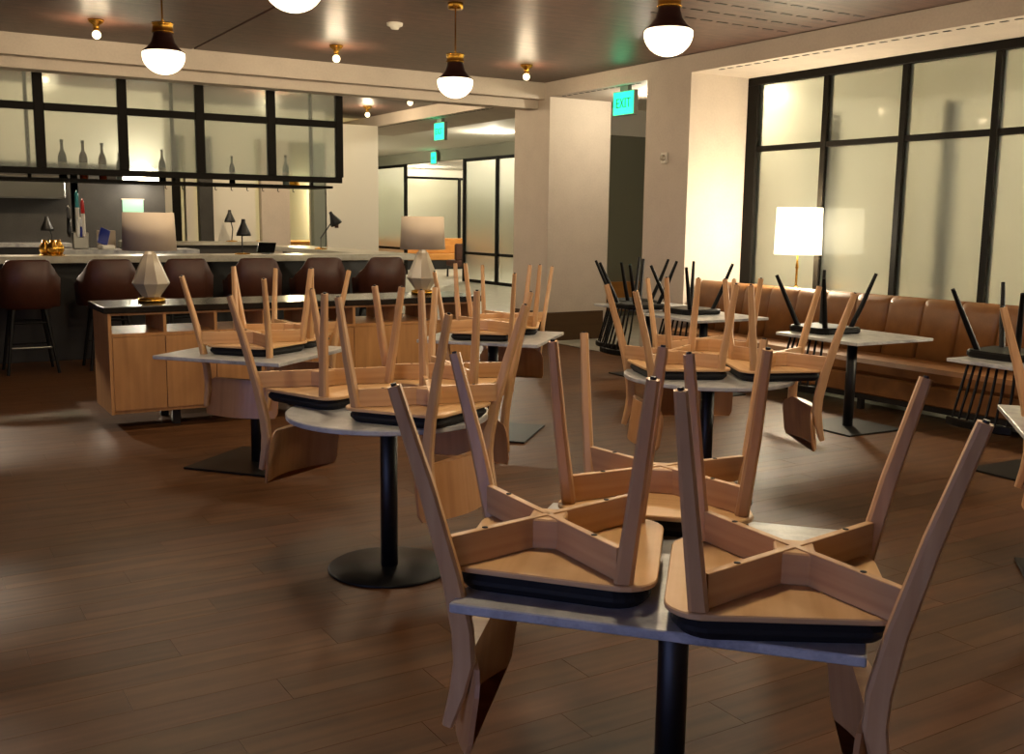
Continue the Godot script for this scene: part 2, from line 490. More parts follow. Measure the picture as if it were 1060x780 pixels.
	pbox("lid", Vector3(2.4, CEIL, -23.2), Vector3(XB, CEIL + 0.1, -18), M.white, bk, 0.0)
	pbox("ground", Vector3(2.4, -0.1, -23.2), Vector3(XB, 0.0, -18), M.stone, bk, 0.0)
	# hall beyond the column
	var h := struct("wall_hall_dark", "dark grey green wall with a tan wainscot past the exit opening", "wall")
	pbox("plaster", Vector3(9.6, 0, -14.5), Vector3(13.0, 3.06, -14.3), M.green_wall, h, 0.0)
	pbox("header", Vector3(9.6, 3.06, -14.5), Vector3(13.0, 3.52, -14.28), M.white, h, 0.0)
	pbox("wainscot", Vector3(9.6, 0.1, -14.3), Vector3(13.0, 0.6, -14.2), M.bench, h, 0.004)
	wall("wall_hall_side", "plain side wall closing the hall", Vector3(13.0, 0, -14.5), Vector3(13.2, 3.52, -9.4), M.white)
	wall("wall_hall_back", "grey far wall of the hall lobby", Vector3(XB, 0, -36.2), Vector3(24, 3.52, -36), M.white)
	wall("wall_hall_near", "near end wall closing the hall lobby", Vector3(11.8, 0, -9.4), Vector3(24, 3.52, -9.2), M.white)
	wall("wall_hall_left", "left side wall of the hall lobby", Vector3(XB, 0, -36), Vector3(XB + 0.1, 3.52, -23), M.white)
	wall("wall_hall_far", "far right wall of the hall lobby", Vector3(23.8, 0, -36), Vector3(24, 3.52, -9), M.white)

# ------------------------------------------------------------------ furniture
func leg_pair(o: Node3D, called: String, path: Array, sizes: Array, m: Material, glide := true):
	for s in [-1.0, 1.0]:
		var p := []
		for q in path:
			p.append(Vector3(q.x * s, q.y, q.z))
		var mb := MB.new(); mb.bar(p, sizes, Vector3.RIGHT, 0.22)
		var l := part(called, mb.done(), m, o)
		if glide:
			var g := MB.new(); var d: Vector3 = (p[0] - p[1]).normalized()
			g.tube([p[0], p[0] + d * 0.006], [0.007], 8)
			part("glide", g.done(), M.black, l)

func make_chair() -> Node3D:
	# upside down: y = 0 is the cushion lying on the table, legs point up, the backrest hangs at -z
	var o := thing("wooden_chair", "", "chair", Vector3.ZERO, 0, "upturned beech chairs on the tables")
	var mb := MB.new()
	mb.slab(rounded(0, 0, -0.165, 0.295, 0.43, 0.53, 0.06, 0.08), 0.0, 0.05, 0.02)
	part("cushion", mb.done(), M.pad, o)
	mb = MB.new()
	mb.slab(rounded(0, 0, -0.18, 0.31, 0.45, 0.555, 0.06, 0.08), 0.05, 0.064, 0.003)
	part("seat", mb.done(), M.ply, o)
	leg_pair(o, "front_leg", [Vector3(0.292, 0.538, 0.288), Vector3(0.27, 0.28, 0.26), Vector3(0.245, 0.064, 0.235)], [[0.027, 0.029], [0.034, 0.038], [0.038, 0.044]], M.beech)
	leg_pair(o, "rear_leg", [Vector3(0.292, 0.50, -0.288), Vector3(0.266, 0.25, -0.215), Vector3(0.245, 0.05, -0.165), Vector3(0.232, -0.09, -0.14), Vector3(0.226, -0.17, -0.137), Vector3(0.222, -0.245, -0.152), Vector3(0.22, -0.335, -0.178)], [[0.026, 0.030], [0.03, 0.04], [0.032, 0.046], [0.032, 0.052], [0.032, 0.052], [0.030, 0.042], [0.026, 0.028]], M.beech)
	for s in [-1.0, 1.0]:
		var b := MB.new()
		var a := Vector3(0.238 * s, 0.104, -0.172); var e := Vector3(-0.24 * s, 0.104, 0.225)
		b.bar([a, e], [[0.02, 0.078], [0.02, 0.078]], (e - a).cross(Vector3.UP).normalized(), 0.08)
		var br := part("cross_brace", b.done(), M.beech_along, o)
		for k in [0.17, 0.83]:
			var h := MB.new(); h.lathe([[0.0, 0.1432], [0.0075, 0.1432], [0.0075, 0.1442], [0.0, 0.1442]], a.lerp(e, k) - Vector3(0, 0.104, 0), 10)
			part("screw_hole", h.done(), M.hole, br)
	var hub := MB.new()
	hub.box(Vector3(-0.052, 0.064, -0.045), Vector3(0.052, 0.14, 0.045), 0.004, Transform3D(Basis(), Vector3(0, 0, 0.026)))
	part("brace_block", hub.done(), M.beech_along, o)
	# bent plywood backrest
	var bk := MB.new()
	var outer := []; var n := 18; var rows := 8
	var front := []; var back := []
	for j in rows + 1:
		var v := float(j) / rows
		var y := lerpf(-0.15, -0.392, v)
		# rounded corners narrow the panel near its inner edge
		var half := 0.262
		if v < 0.38:
			half -= 0.085 * (1.0 - sqrt(maxf(0.0, 1.0 - pow((0.38 - v) / 0.38, 2.0))))
		elif v > 0.9:
			half -= 0.012 * pow((v - 0.9) / 0.1, 2.0)
		var fr := []; var ba := []
		for i in n + 1:
			var x := lerpf(-half, half, float(i) / n)
			var zc := -0.175 + 0.075 * pow(x / 0.262, 2.0) - 0.03 * (v - 0.4)
			fr.append(Vector3(x, y, zc + 0.006)); ba.append(Vector3(x, y, zc - 0.006))
		front.append(fr); back.append(ba)
	var secs := []
	for j in rows + 1:
		var ring := []
		ring.append_array(front[j])
		var rev: Array = back[j].duplicate(); rev.reverse()
		ring.append_array(rev)
		secs.append(ring)
	bk.loft(secs)
	part("backrest", bk.done(), M.back_ply, o)
	return o

func make_black_chair() -> Node3D:
	var o := thing("spindle_chair", "", "chair", Vector3.ZERO, 0, "upturned black spindle chairs by the banquette")
	var mb := MB.new()
	mb.slab(rounded(0, 0, -0.21, 0.22, 0.42, 0.47, 0.08, 0.07), 0.0, 0.05, 0.012)
	part("seat", mb.done(), M.black_wood, o)
	for f in [[0.27, 0.485, 0.28, 0.15, 0.15], [0.25, 0.455, -0.30, 0.14, -0.13]]:
		for s in [-1.0, 1.0]:
			var b := MB.new()
			b.tube([Vector3(f[3] * s, 0.03, f[4]), Vector3(lerpf(f[3], f[0], 0.45) * s, 0.22, lerpf(f[4], f[2], 0.45)), Vector3(f[0] * s, f[1], f[2])], [0.021, 0.020, 0.014], 10)
			part("leg", b.done(), M.black_wood, o)
	for k in 7:
		var t := (k - 3) / 3.0
		var b := MB.new()
		b.tube([Vector3(0.165 * t, 0.01, -0.19 + 0.02 * t * t), Vector3(0.185 * t, -0.20, -0.245 + 0.03 * t * t), Vector3(0.20 * t, -0.41, -0.31 + 0.04 * t * t)], [0.008, 0.0105, 0.008], 8)
		part("spindle", b.done(), M.black_wood, o)
	var rail := MB.new(); var path := []; var sz := []
	for k in 9:
		var t := (k - 4) / 4.0
		path.append(Vector3(0.235 * t, -0.435, -0.318 + 0.045 * t * t)); sz.append([0.055, 0.022])
	rail.bar(path, sz, Vector3.UP, 0.3)
	part("crest_rail", rail.done(), M.black_wood, o)
	return o

func square_table(label: String, at: Vector2, turn: float, side := 0.91, plate := 0.68) -> Node3D:
	var t := thing("square_table", label, "table", Vector3(at.x, 0, at.y), turn, "marble topped pedestal tables")
	var h := side / 2
	pbox("marble_top", Vector3(-h, TOP - 0.024, -h), Vector3(h, TOP, h), M.marble, t, 0.003)
	pedestal(t)
	pbox("base_plate", Vector3(-plate / 2, 0, -plate / 2), Vector3(plate / 2, 0.014, plate / 2), M.iron, t, 0.004)
	return t

func pedestal(t: Node3D):
	var m := MB.new(); m.lathe([[0.0, 0.012], [0.04, 0.012], [0.04, TOP - 0.03], [0.0, TOP - 0.03]], Vector3.ZERO, 20)
	part("column", m.done(), M.black, t)
	pbox("top_plate", Vector3(-0.16, TOP - 0.034, -0.16), Vector3(0.16, TOP - 0.024, 0.16), M.black, t, 0.002)

func round_table(label: String, at: Vector2, r: float):
	var t := thing("round_table", label, "table", Vector3(at.x, 0, at.y), 0, "marble topped pedestal tables")
	var m := MB.new(); m.lathe([[0.0, TOP - 0.024], [r - 0.004, TOP - 0.024], [r, TOP - 0.02], [r, TOP - 0.004], [r - 0.004, TOP], [0.0, TOP]], Vector3.ZERO, 56, false)
	part("marble_top", m.done(), M.marble, t)
	pedestal(t)
	m = MB.new(); m.lathe([[0.0, 0.0], [0.285, 0.0], [0.285, 0.008], [0.278, 0.014], [0.0, 0.018]], Vector3.ZERO, 48)
	part("base_plate", m.done(), M.iron, t)

func build_tables_and_chairs():
	var a49 := deg_to_rad(-48.75)
	square_table("square marble table nearest the camera with three upturned chairs", Vector2(1.703, -1.960), a49, 0.91, 0.56)
	round_table("round marble table on a round base, in front of the long cabinet", Vector2(1.945, -4.268), 0.465)
	square_table("square marble table between round table and left end of long cabinet", Vector2(2.06, -6.62), deg_to_rad(-50))
	square_table("square marble table at the right end of the long cabinet", Vector2(3.95, -6.75), deg_to_rad(-46))
	round_table("round marble table behind the nearest table, toward the banquette", Vector2(4.07, -4.47), 0.49)
	square_table("square marble table by the banquette in front of the lit lamp", Vector2(6.60, -5.58), deg_to_rad(-2), 0.85, 0.6)
	square_table("square marble table by the banquette at the right edge", Vector2(6.45, -3.88), deg_to_rad(-2), 0.85, 0.6)
	square_table("square marble table by the banquette left of the lit lamp", Vector2(6.67, -7.42), deg_to_rad(-2), 0.85, 0.6)
	square_table("square marble table farthest along the banquette, by the pier", Vector2(6.92, -8.55), deg_to_rad(-2), 0.85, 0.6)
	square_table("square marble table cut off by the right edge of the picture", Vector2(4.64, -2.40), deg_to_rad(-48.75))
	var c0 := make_chair()
	var list := [
		[1.374, -2.114, 48.4, "upturned beech chair on nearest table, back hanging off its left edge"],
		[1.764, -1.587, 227.5, "upturned beech chair on nearest table, back hanging off its right edge"],
		[1.998, -2.387, 315.9, "upturned beech chair on the far side of the nearest table"],
		[1.788, -4.737, 29.0, "upturned beech chair on the left of the round table before the cabinet"],
		[2.037, -3.994, 206.7, "upturned beech chair on round table before the cabinet, back hanging toward the camera"],
		[2.49, -4.65, 301.4, "upturned beech chair on the far right of round table before the cabinet"],
		[2.0, -6.534, 130.6, "upturned beech chair at left end of long cabinet, back panel facing the camera"],
		[2.444, -6.95, 312.6, "upturned beech chair close against the long cabinet, behind another upturned chair"],
		[3.775, -6.60, 136.9, "upturned beech chair on near side of table at cabinet's right end"],
		[4.25, -7.01, 317.0, "upturned beech chair on far side of table at cabinet's right end"],
		[4.422, -4.232, 240.8, "upturned beech chair on right of round table, back hanging before banquette"],
		[3.844, -4.584, 69.0, "upturned beech chair on left of the round table toward the banquette"],
		[4.455, -4.99, 332.6, "upturned beech chair on far side of the round table toward the banquette"],
		[4.46, -2.49, 48.0, "upturned beech chair cut off by the right edge of the picture"],
	]
	for i in list.size():
		var e = list[i]
		if i == 0:
			c0.position = Vector3(e[0], TOP, e[1]); c0.rotation.y = deg_to_rad(e[2]); c0.set_meta("label", e[3])
		else:
			copy(c0, e[3], Vector3(e[0], TOP, e[1]), deg_to_rad(e[2]))
	var b0 := make_black_chair()
	var bl := [
		[6.56, -5.86, 90.0, "upturned black spindle chair on the table in front of the lit lamp"],
		[6.42, -4.12, 90.0, "upturned black spindle chair on banquette table at the right edge"],
		[6.70, -7.66, 92.0, "upturned black spindle chair on the table left of the lit lamp"],
		[6.59, -8.35, 90.0, "leftmost upturned black spindle chair, nearest the corner column"],
		[6.86, -8.80, 86.0, "upturned black spindle chair deepest along the banquette, in front of pier"],
	]
	for i in bl.size():
		var e = bl[i]
		if i == 0:
			b0.position = Vector3(e[0], TOP, e[1]); b0.rotation.y = deg_to_rad(e[2]); b0.set_meta("label", e[3])
		else:
			copy(b0, e[3], Vector3(e[0], TOP, e[1]), deg_to_rad(e[2]))

func build_banquette():
	var z0 := -8.83; var z1 := 1.53
	var o := thing("banquette", "long tan leather banquette with vertical channelled back below the glass wall", "banquette", Vector3(7.3, 0, z0))
	var len := z1 - z0
	pbox("plinth_frame", Vector3(0.02, 0.10, 0.02), Vector3(0.62, 0.15, len), M.black, o, 0.004)
	var z := 0.3
	while z < len:
		pbox("foot", Vector3(0.05, 0, z), Vector3(0.10, 0.10, z + 0.05), M.black, o, 0.003)
		pbox("foot", Vector3(0.50, 0, z), Vector3(0.55, 0.10, z + 0.05), M.black, o, 0.003)
		z += 1.2
	pbox("seat_base", Vector3(0.0, 0.15, 0.0), Vector3(0.6, 0.32, len), M.leather, o, 0.012)
	pbox("seat_cushion", Vector3(-0.015, 0.322, 0.0), Vector3(0.5, 0.46, len), M.leather, o, 0.035)
	var w := 0.37; var n := int(len / w)
	# each channel a padded column, leaning back a little
	var ch := MB.new(); var secs := []
	for k in 9:
		var t := float(k) / 8
		var zz := w * (0.5 - 0.5 * cos(PI * t)) * 0.99 + 0.002
		var bulge := 0.028 * sqrt(maxf(0.0, 1.0 - pow(2 * t - 1, 2.0)))
		secs.append([Vector3(0.46 - bulge, 0.44, zz), Vector3(0.535 - bulge, 0.90, zz), Vector3(0.555 - bulge * 0.6, 0.955, zz), Vector3(0.60, 0.985, zz), Vector3(0.66, 0.975, zz), Vector3(0.66, 0.44, zz)])
	ch.loft(secs, true)
	var mesh := ch.done()
	for i in n:
		part("back_channel", mesh, M.leather, o, Vector3(0, 0, i * w))
	pbox("back_board", Vector3(0.6, 0.15, 0.0), Vector3(0.68, 0.93, len), M.black, o, 0.004)

func table_lamp(label: String, at: Vector3, group: String):
	var o := thing("table_lamp", label, "lamp", at, 0, group)
	var m := MB.new(); m.lathe([[0.0, 0.0], [0.09, 0.0], [0.09, 0.02], [0.02, 0.03], [0.012, 0.06], [0.012, 0.22], [0.018, 0.24], [0.010, 0.30], [0.008, 0.62], [0.0, 0.62]])
	part("stem", m.done(), M.brass, o)
	m = MB.new(); m.lathe([[0.243, 0.375], [0.234, 0.860], [0.230, 0.860], [0.239, 0.375]], Vector3.ZERO, 40)
	var sh := MB.new()
	var secs := []
	for p in [[0.243, 0.375], [0.234, 0.860], [0.230, 0.860], [0.239, 0.375]]:
		var pts := []
		for k in 40:
			pts.append(Vector3(p[0] * cos(TAU * k / 40), p[1], p[0] * sin(TAU * k / 40)))
		secs.append(pts)
	sh.loft(secs, true, false, true)
	part("lamp_shade", sh.done(), M.lit_shade, o)
	m = MB.new(); m.lathe([[0.0, 0.56], [0.03, 0.58], [0.036, 0.62], [0.02, 0.66], [0.0, 0.67]])
	part("bulb", m.done(), M.bulb, o)
	omni(at + Vector3(0, 0.62, 0), Color(1.0, 0.93, 0.80), 4.6, 0.12, "table_lamp_light")

func build_ledge():
	var o := thing("console_table", "narrow black ledge table between banquette and glass wall", "table", Vector3(8.2, 0, -5.0))
	pbox("top", Vector3(-0.2, 0.89, -3.8), Vector3(0.24, 0.93, 5.0), M.black, o)
	for z in [-3.7, -1.5, 0.7, 2.9, 4.9]:
		pbox("leg", Vector3(-0.18, 0, z - 0.02), Vector3(-0.14, 0.89, z + 0.02), M.black, o)
		pbox("leg", Vector3(0.18, 0, z - 0.02), Vector3(0.22, 0.89, z + 0.02), M.black, o)
	table_lamp("glowing drum-shade table lamp with brass stem behind the banquette", Vector3(8.23, 0.93, -7.75), "lit lamps behind the banquette")
	table_lamp("second drum-shade lamp farther along the ledge, out of view to the right", Vector3(8.23, 0.93, -3.3), "lit lamps behind the banquette")

func build_console():
	var o := thing("sideboard", "long beech cabinet with open cubbies and black stone top before the bar", "cabinet", Vector3(1.41, 0, -8.1))
	var L := 3.16; var D := 0.62
	pbox("stone_top", Vector3(-0.03, 0.895, -D - 0.03), Vector3(L + 0.06, 0.945, 0.03), M.slab, o, 0.004)
	var n := 8; var bay := (L - 0.03) / n
	pbox("side_panel", Vector3(0, 0.125, -D), Vector3(0.025, 0.895, 0), M.cabinet, o, 0.002)
	pbox("side_panel", Vector3(L - 0.025, 0.125, -D), Vector3(L, 0.895, 0), M.cabinet, o, 0.002)
	pbox("bottom_panel", Vector3(0.025, 0.125, -D), Vector3(L - 0.025, 0.15, -0.02), M.cabinet, o, 0.002)
	pbox("cubby_shelf", Vector3(0.025, 0.715, -D), Vector3(L - 0.025, 0.74, -0.0), M.cabinet, o, 0.002)
	pbox("back_panel", Vector3(0.025, 0.15, -D), Vector3(L - 0.025, 0.715, -D + 0.02), M.cabinet, o, 0.002)
	pbox("top_rail", Vector3(0.025, 0.877, -D), Vector3(L - 0.025, 0.895, -0.0), M.cabinet, o, 0.002)
	for i in n:
		var x0 := 0.025 + (L - 0.05) * i / n; var x1 := 0.025 + (L - 0.05) * (i + 1) / n
		pbox("door", Vector3(x0 + 0.0025, 0.152, -0.02), Vector3(x1 - 0.0025, 0.713, 0.0), M.cabinet, o, 0.002)
		if i > 0:
			pbox("divider", Vector3(x0 - 0.012, 0.74, -D), Vector3(x0 + 0.012, 0.877, 0.0), M.cabinet, o, 0.002)
	for x in [0.5, 1.58, 2.66]:
		for z in [-0.52, -0.12]:
			pbox("foot", Vector3(x - 0.03, 0, z - 0.03), Vector3(x + 0.03, 0.125, z + 0.03), M.black, o, 0.002)
	for e in [["unlit faceted table lamp on the left end of the long cabinet", 1.81, -8.46], ["unlit faceted table lamp on the right end of the long cabinet", 4.22, -8.5]]:
		var l := thing("table_lamp", e[0], "lamp", Vector3(e[1], 0.945, e[2]), 0.3, "unlit faceted lamps on the cabinet")
		var m := MB.new(); m.lathe([[0.0, 0.0], [0.105, 0.0], [0.105, 0.03], [0.06, 0.042], [0.0, 0.042]], Vector3.ZERO, 28)
		part("foot", m.done(), M.brass, l)
		m = MB.new(); m.lathe([[0.0, 0.042], [0.07, 0.042], [0.145, 0.145], [0.145, 0.152], [0.052, 0.375], [0.03, 0.40], [0.0, 0.40]], Vector3.ZERO, 9, false)
		part("faceted_body", m.done(), M.crystal, l)
		m = MB.new(); m.lathe([[0.0, 0.40], [0.012, 0.40], [0.012, 0.60], [0.0, 0.60]])
		part("neck", m.done(), M.brass, l)
		m = MB.new()
		var secs := []
		for p in [[0.205, 0.405], [0.193, 0.70], [0.189, 0.70], [0.201, 0.405]]:
			var pts := []
			for k in 40:
				pts.append(Vector3(p[0] * cos(TAU * k / 40), p[1], p[0] * sin(TAU * k / 40)))
			secs.append(pts)
		m.loft(secs, true, false, true)
		part("lamp_shade", m.done(), M.shade, l)

func build_pendants():
	var spots := [[1.86, -7.98, "globe pendant hanging above the left end of the long cabinet"], [4.27, -7.98, "globe pendant hanging above the right end of the long cabinet"], [4.27, -5.18, "globe pendant at the top edge toward the banquette"], [1.86, -5.20, "globe pendant cut off by the top edge of the picture"], [1.86, -2.40, "globe pendant above the nearest table, over the top of the picture"], [4.27, -2.40, "globe pendant past the right edge of the picture"]]
	for s in spots:
		var o := thing("globe_pendant", s[2], "pendant lamp", Vector3(s[0], 2.775, s[1]), 0, "globe pendants")
		var m := MB.new()
		var pr := [[0.0, -0.135]]
		for k in range(1, 9):
			var a := -PI / 2 + (PI / 2 + 0.12) * k / 8
			pr.append([0.152 * cos(a), 0.135 * sin(a)])
		pr.append([0.14, 0.025]); pr.append([0.0, 0.03])
		m.lathe(pr, Vector3.ZERO, 32)
		part("glass_globe", m.done(), M.globe, o)
		m = MB.new(); m.lathe([[0.0, 0.031], [0.142, 0.031], [0.118, 0.05], [0.085, 0.09], [0.07, 0.14], [0.068, 0.16], [0.0, 0.16]], Vector3.ZERO, 32)
		part("bronze_cap", m.done(), M.bronze, o)
		m = MB.new(); m.lathe([[0.0, 0.16], [0.076, 0.16], [0.078, 0.168], [0.072, 0.175], [0.072, 0.215], [0.078, 0.222], [0.076, 0.23], [0.0, 0.234]], Vector3.ZERO, 28)
		part("brass_collar", m.done(), M.brass, o)
		m = MB.new(); m.lathe([[0.0, 0.23], [0.012, 0.23], [0.007, 0.26], [0.007, CEIL - 2.775 - 0.05], [0.0, CEIL - 2.775 - 0.05]], Vector3.ZERO, 10)
		part("stem", m.done(), M.brass, o)
		m = MB.new(); m.lathe([[0.0, CEIL - 2.825], [0.062, CEIL - 2.825], [0.066, CEIL - 2.79], [0.066, CEIL - 2.775], [0.0, CEIL - 2.775]], Vector3.ZERO, 24)
		part("canopy", m.done(), M.brass, o)
		omni(Vector3(s[0], 2.73, s[1]), Color(1.0, 0.90, 0.75), 2.0, 0.12, "globe_pendant_light")
	for s in [[1.86, -10.57, "small brass ceiling bulb above the left bar stools"], [4.25, -10.60, "small brass ceiling bulb above the middle of the bar"], [6.60, -10.57, "small brass ceiling bulb near the corner column"], [6.7, -13.9, "small brass ceiling bulb behind the beam, nearer of two"], [6.9, -15.9, "small brass ceiling bulb behind the beam, farther of two"], [4.95, -15.0, "small brass ceiling bulb glimpsed right of the glass bar screen"], [1.9, -14.4, "small brass ceiling bulb hidden behind the glass bar screen"]]:
		var o := thing("ceiling_bulb", s[2], "ceiling lamp", Vector3(s[0], CEIL, s[1]), 0, "small ceiling bulbs")
		var m := MB.new(); m.lathe([[0.0, 0.0], [0.075, 0.0], [0.068, -0.022], [0.03, -0.05], [0.026, -0.09], [0.03, -0.10], [0.0, -0.10]], Vector3.ZERO, 24)
		part("brass_holder", m.done(), M.brass, o)
		m = MB.new()
		var pr := []
		for k in 9:
			var a := -PI / 2 + PI * k / 8
			pr.append([0.04 * cos(a), -0.137 + 0.04 * sin(a)])
		m.lathe(pr, Vector3.ZERO, 20)
		part("bulb", m.done(), M.bulb, o)
		omni(Vector3(s[0], CEIL - 0.137, s[1]), Color(1.0, 0.90, 0.74), 0.65 if s[1] > -14.2 or s[0] > 6.0 else 3.2, 0.04, "ceiling_bulb_light")

func exit_sign(label: String, at: Vector3, turn: float, w: float, h: float):
	var o := thing("exit_sign", label, "exit sign", at, turn, "green exit signs")
	pbox("housing", Vector3(-w / 2, -h - 0.08, -0.03), Vector3(w / 2, -0.06, 0.03), M.exit_body, o, 0.004)
	pbox("mount", Vector3(-0.08, -0.06, -0.03), Vector3(0.08, 0.0, 0.03), M.exit_body, o, 0.003)
	pbox("lit_face", Vector3(-w / 2 + 0.012, -h - 0.068, 0.03), Vector3(w / 2 - 0.012, -0.072, 0.034), M.exit_face, o, 0.001)
	var t := TextMesh.new()
	t.text = "EXIT"; t.font_size = 64; t.pixel_size = w * 0.36 / 64; t.depth = 0.003
	var f := SystemFont.new(); f.font_names = PackedStringArray(["Droid Sans"]); t.font = f
	part("lettering", t, M.exit_letters, o, Vector3(0, -h / 2 - 0.07, 0.037))
	omni(at + Basis(Vector3.UP, turn) * Vector3(0, -h / 2 - 0.05, 0.12), Color(0.1, 1.0, 0.7), 0.03, 0.1, "exit_sign_light")

func build_signs():
	exit_sign("lit green exit sign hanging in the opening beside the corner column", Vector3(7.78, SOFFIT - 0.0, -10.2), -PI / 2, 0.42, 0.27)
	exit_sign("lit green exit sign hanging beyond the column, above the far opening", Vector3(7.9, SOFFIT, -15.25), -PI / 2, 0.36, 0.27)
	exit_sign("small lit green exit sign deepest in the hall lobby", Vector3(13.12, 3.5, -25.7), -PI / 2, 0.32, 0.3)
	var o := thing("smoke_detector", "round white smoke detector on the wood ceiling", "smoke detector", Vector3(4.23, CEIL, -9.1))
	var m := MB.new(); m.lathe([[0.0, 0.0], [0.075, 0.0], [0.072, -0.025], [0.045, -0.035], [0.035, -0.055], [0.0, -0.058]])
	part("housing", m.done(), M.white, o)
	o = thing("light_switch", "small brown switch plate on the far white pillar", "switch", Vector3(6.86, 1.52, ZBACK))
	pbox("plate", Vector3(-0.035, -0.07, 0.0), Vector3(0.035, 0.07, 0.008), M.bronze, o, 0.002)
	pbox("rocker", Vector3(-0.012, -0.03, 0.008), Vector3(0.012, 0.03, 0.014), M.shade, o, 0.002)
	o = thing("fire_strobe", "small white fire alarm strobe on the taupe pier", "alarm", Vector3(XB, 2.34, -9.27), -PI / 2)
	pbox("back_box", Vector3(-0.05, -0.06, 0.0), Vector3(0.05, 0.06, 0.03), M.white, o, 0.004)
	m = MB.new(); m.lathe([[0.0, 0.0], [0.035, 0.0], [0.03, 0.03], [0.0, 0.04]], Vector3.ZERO, 16, true, Transform3D(Basis(Vector3.RIGHT, PI / 2), Vector3(0, 0.0, 0.03)))
	part("lens", m.done(), M.crystal, o)

# ------------------------------------------------------------------ the bar
func make_stool() -> Node3D:
	# back toward +z (the dining room)
	var o := thing("bar_stool", "", "bar stool", Vector3.ZERO, 0, "brown leather stools along the bar")
	var m := MB.new()
	m.slab(rounded(0, 0, -0.22, 0.20, 0.46, 0.46, 0.08, 0.10), 0.66, 0.76, 0.02)
	part("seat", m.done(), M.stool, o)
	# wrap-around shell: arms rise into the back
	m = MB.new(); var secs := []
	for k in 33:
		var a := lerpf(-2.05, 2.05, k / 32.0)
		var x := 0.265 * sin(a); var z := 0.235 * cos(a) - 0.02
		x = clampf(x * 1.12, -0.27, 0.27)
		var hgt: float = 1.165 - 0.15 * clampf((absf(a) - 0.62) / 0.35, 0.0, 1.0) - 0.10 * clampf((absf(a) - 1.0) / 0.6, 0.0, 1.0)
		var nrm := Vector3(sin(a), 0, cos(a))
		var p := Vector3(x, 0, z)
		secs.append([p + Vector3(0, 0.68, 0), p + nrm * 0.035 + Vector3(0, 0.68, 0), p + nrm * 0.05 + Vector3(0, hgt - 0.02, 0), p + nrm * 0.03 + Vector3(0, hgt, 0), p + Vector3(0, hgt - 0.01, 0)])
	m.loft(secs, true)
	part("backrest_shell", m.done(), M.stool, o)
	for s in [[-1, -1], [1, -1], [-1, 1], [1, 1]]:
		m = MB.new(); m.bar([Vector3(0.15 * s[0], 0.66, 0.15 * s[1]), Vector3(0.24 * s[0], 0.0, 0.24 * s[1])], [[0.04, 0.04], [0.028, 0.028]], Vector3.RIGHT)
		part("leg", m.done(), M.black_wood, o)
	for s in [1, -1]:
		m = MB.new(); m.tube([Vector3(-0.205, 0.27, 0.205 * s), Vector3(0.205, 0.27, 0.205 * s)], [0.010], 8)
		part("footrest", m.done(), M.steel if s == 1 else M.black_wood, o)
		m = MB.new(); m.tube([Vector3(-0.17, 0.52, 0.17 * s), Vector3(0.17, 0.52, 0.17 * s)], [0.012], 8)
		part("rail", m.done(), M.black_wood, o)
	return o

func bottle(label: String, at: Vector3, h: float, m: Material):
	var r := h * 0.108
	var o := thing("bottle", label, "bottle", at, 0, "bottles on the hanging bar shelf")
	var mb := MB.new(); mb.lathe([[0.0, 0.0], [r, 0.0], [r, h * 0.55], [r * 0.8, h * 0.64], [r * 0.36, h * 0.74], [r * 0.34, h * 0.93], [0.0, h * 0.93]], Vector3.ZERO, 16)
	part("glass_body", mb.done(), m, o)
	mb = MB.new(); mb.lathe([[0.0, h * 0.93], [r * 0.42, h * 0.93], [r * 0.42, h], [0.0, h]], Vector3.ZERO, 12)
	part("cap", mb.done(), M.black, o)
	mb = MB.new(); mb.lathe([[r * 1.01, h * 0.12], [r * 1.015, h * 0.12], [r * 1.015, h * 0.42], [r * 1.01, h * 0.42]], Vector3.ZERO, 16)
	part("paper_label", mb.done(), M.shade, o)

func desk_lamp(label: String, base: Vector3, elbow: Vector3, head: Vector3, tilt: float):
	var o := thing("desk_lamp", label, "lamp", base, 0, "black task lamps on the bar")
	var m := MB.new(); m.lathe([[0.0, 0.0], [0.09, 0.0], [0.09, 0.012], [0.02, 0.022], [0.0, 0.022]])
	part("base", m.done(), M.brass, o)
	m = MB.new(); m.tube([Vector3(0, 0.02, 0), elbow, head + Vector3(0, 0.05, 0)], [0.009], 8)
	part("arm", m.done(), M.black, o)
	m = MB.new(); m.lathe([[0.0, 0.15], [0.022, 0.15], [0.028, 0.11], [0.035, 0.09], [0.085, -0.02], [0.088, -0.05], [0.082, -0.05], [0.0, 0.06]], Vector3.ZERO, 20, true, Transform3D(Basis(Vector3(0, 0, 1), tilt), head))
	part("lamp_shade", m.done(), M.black, o)

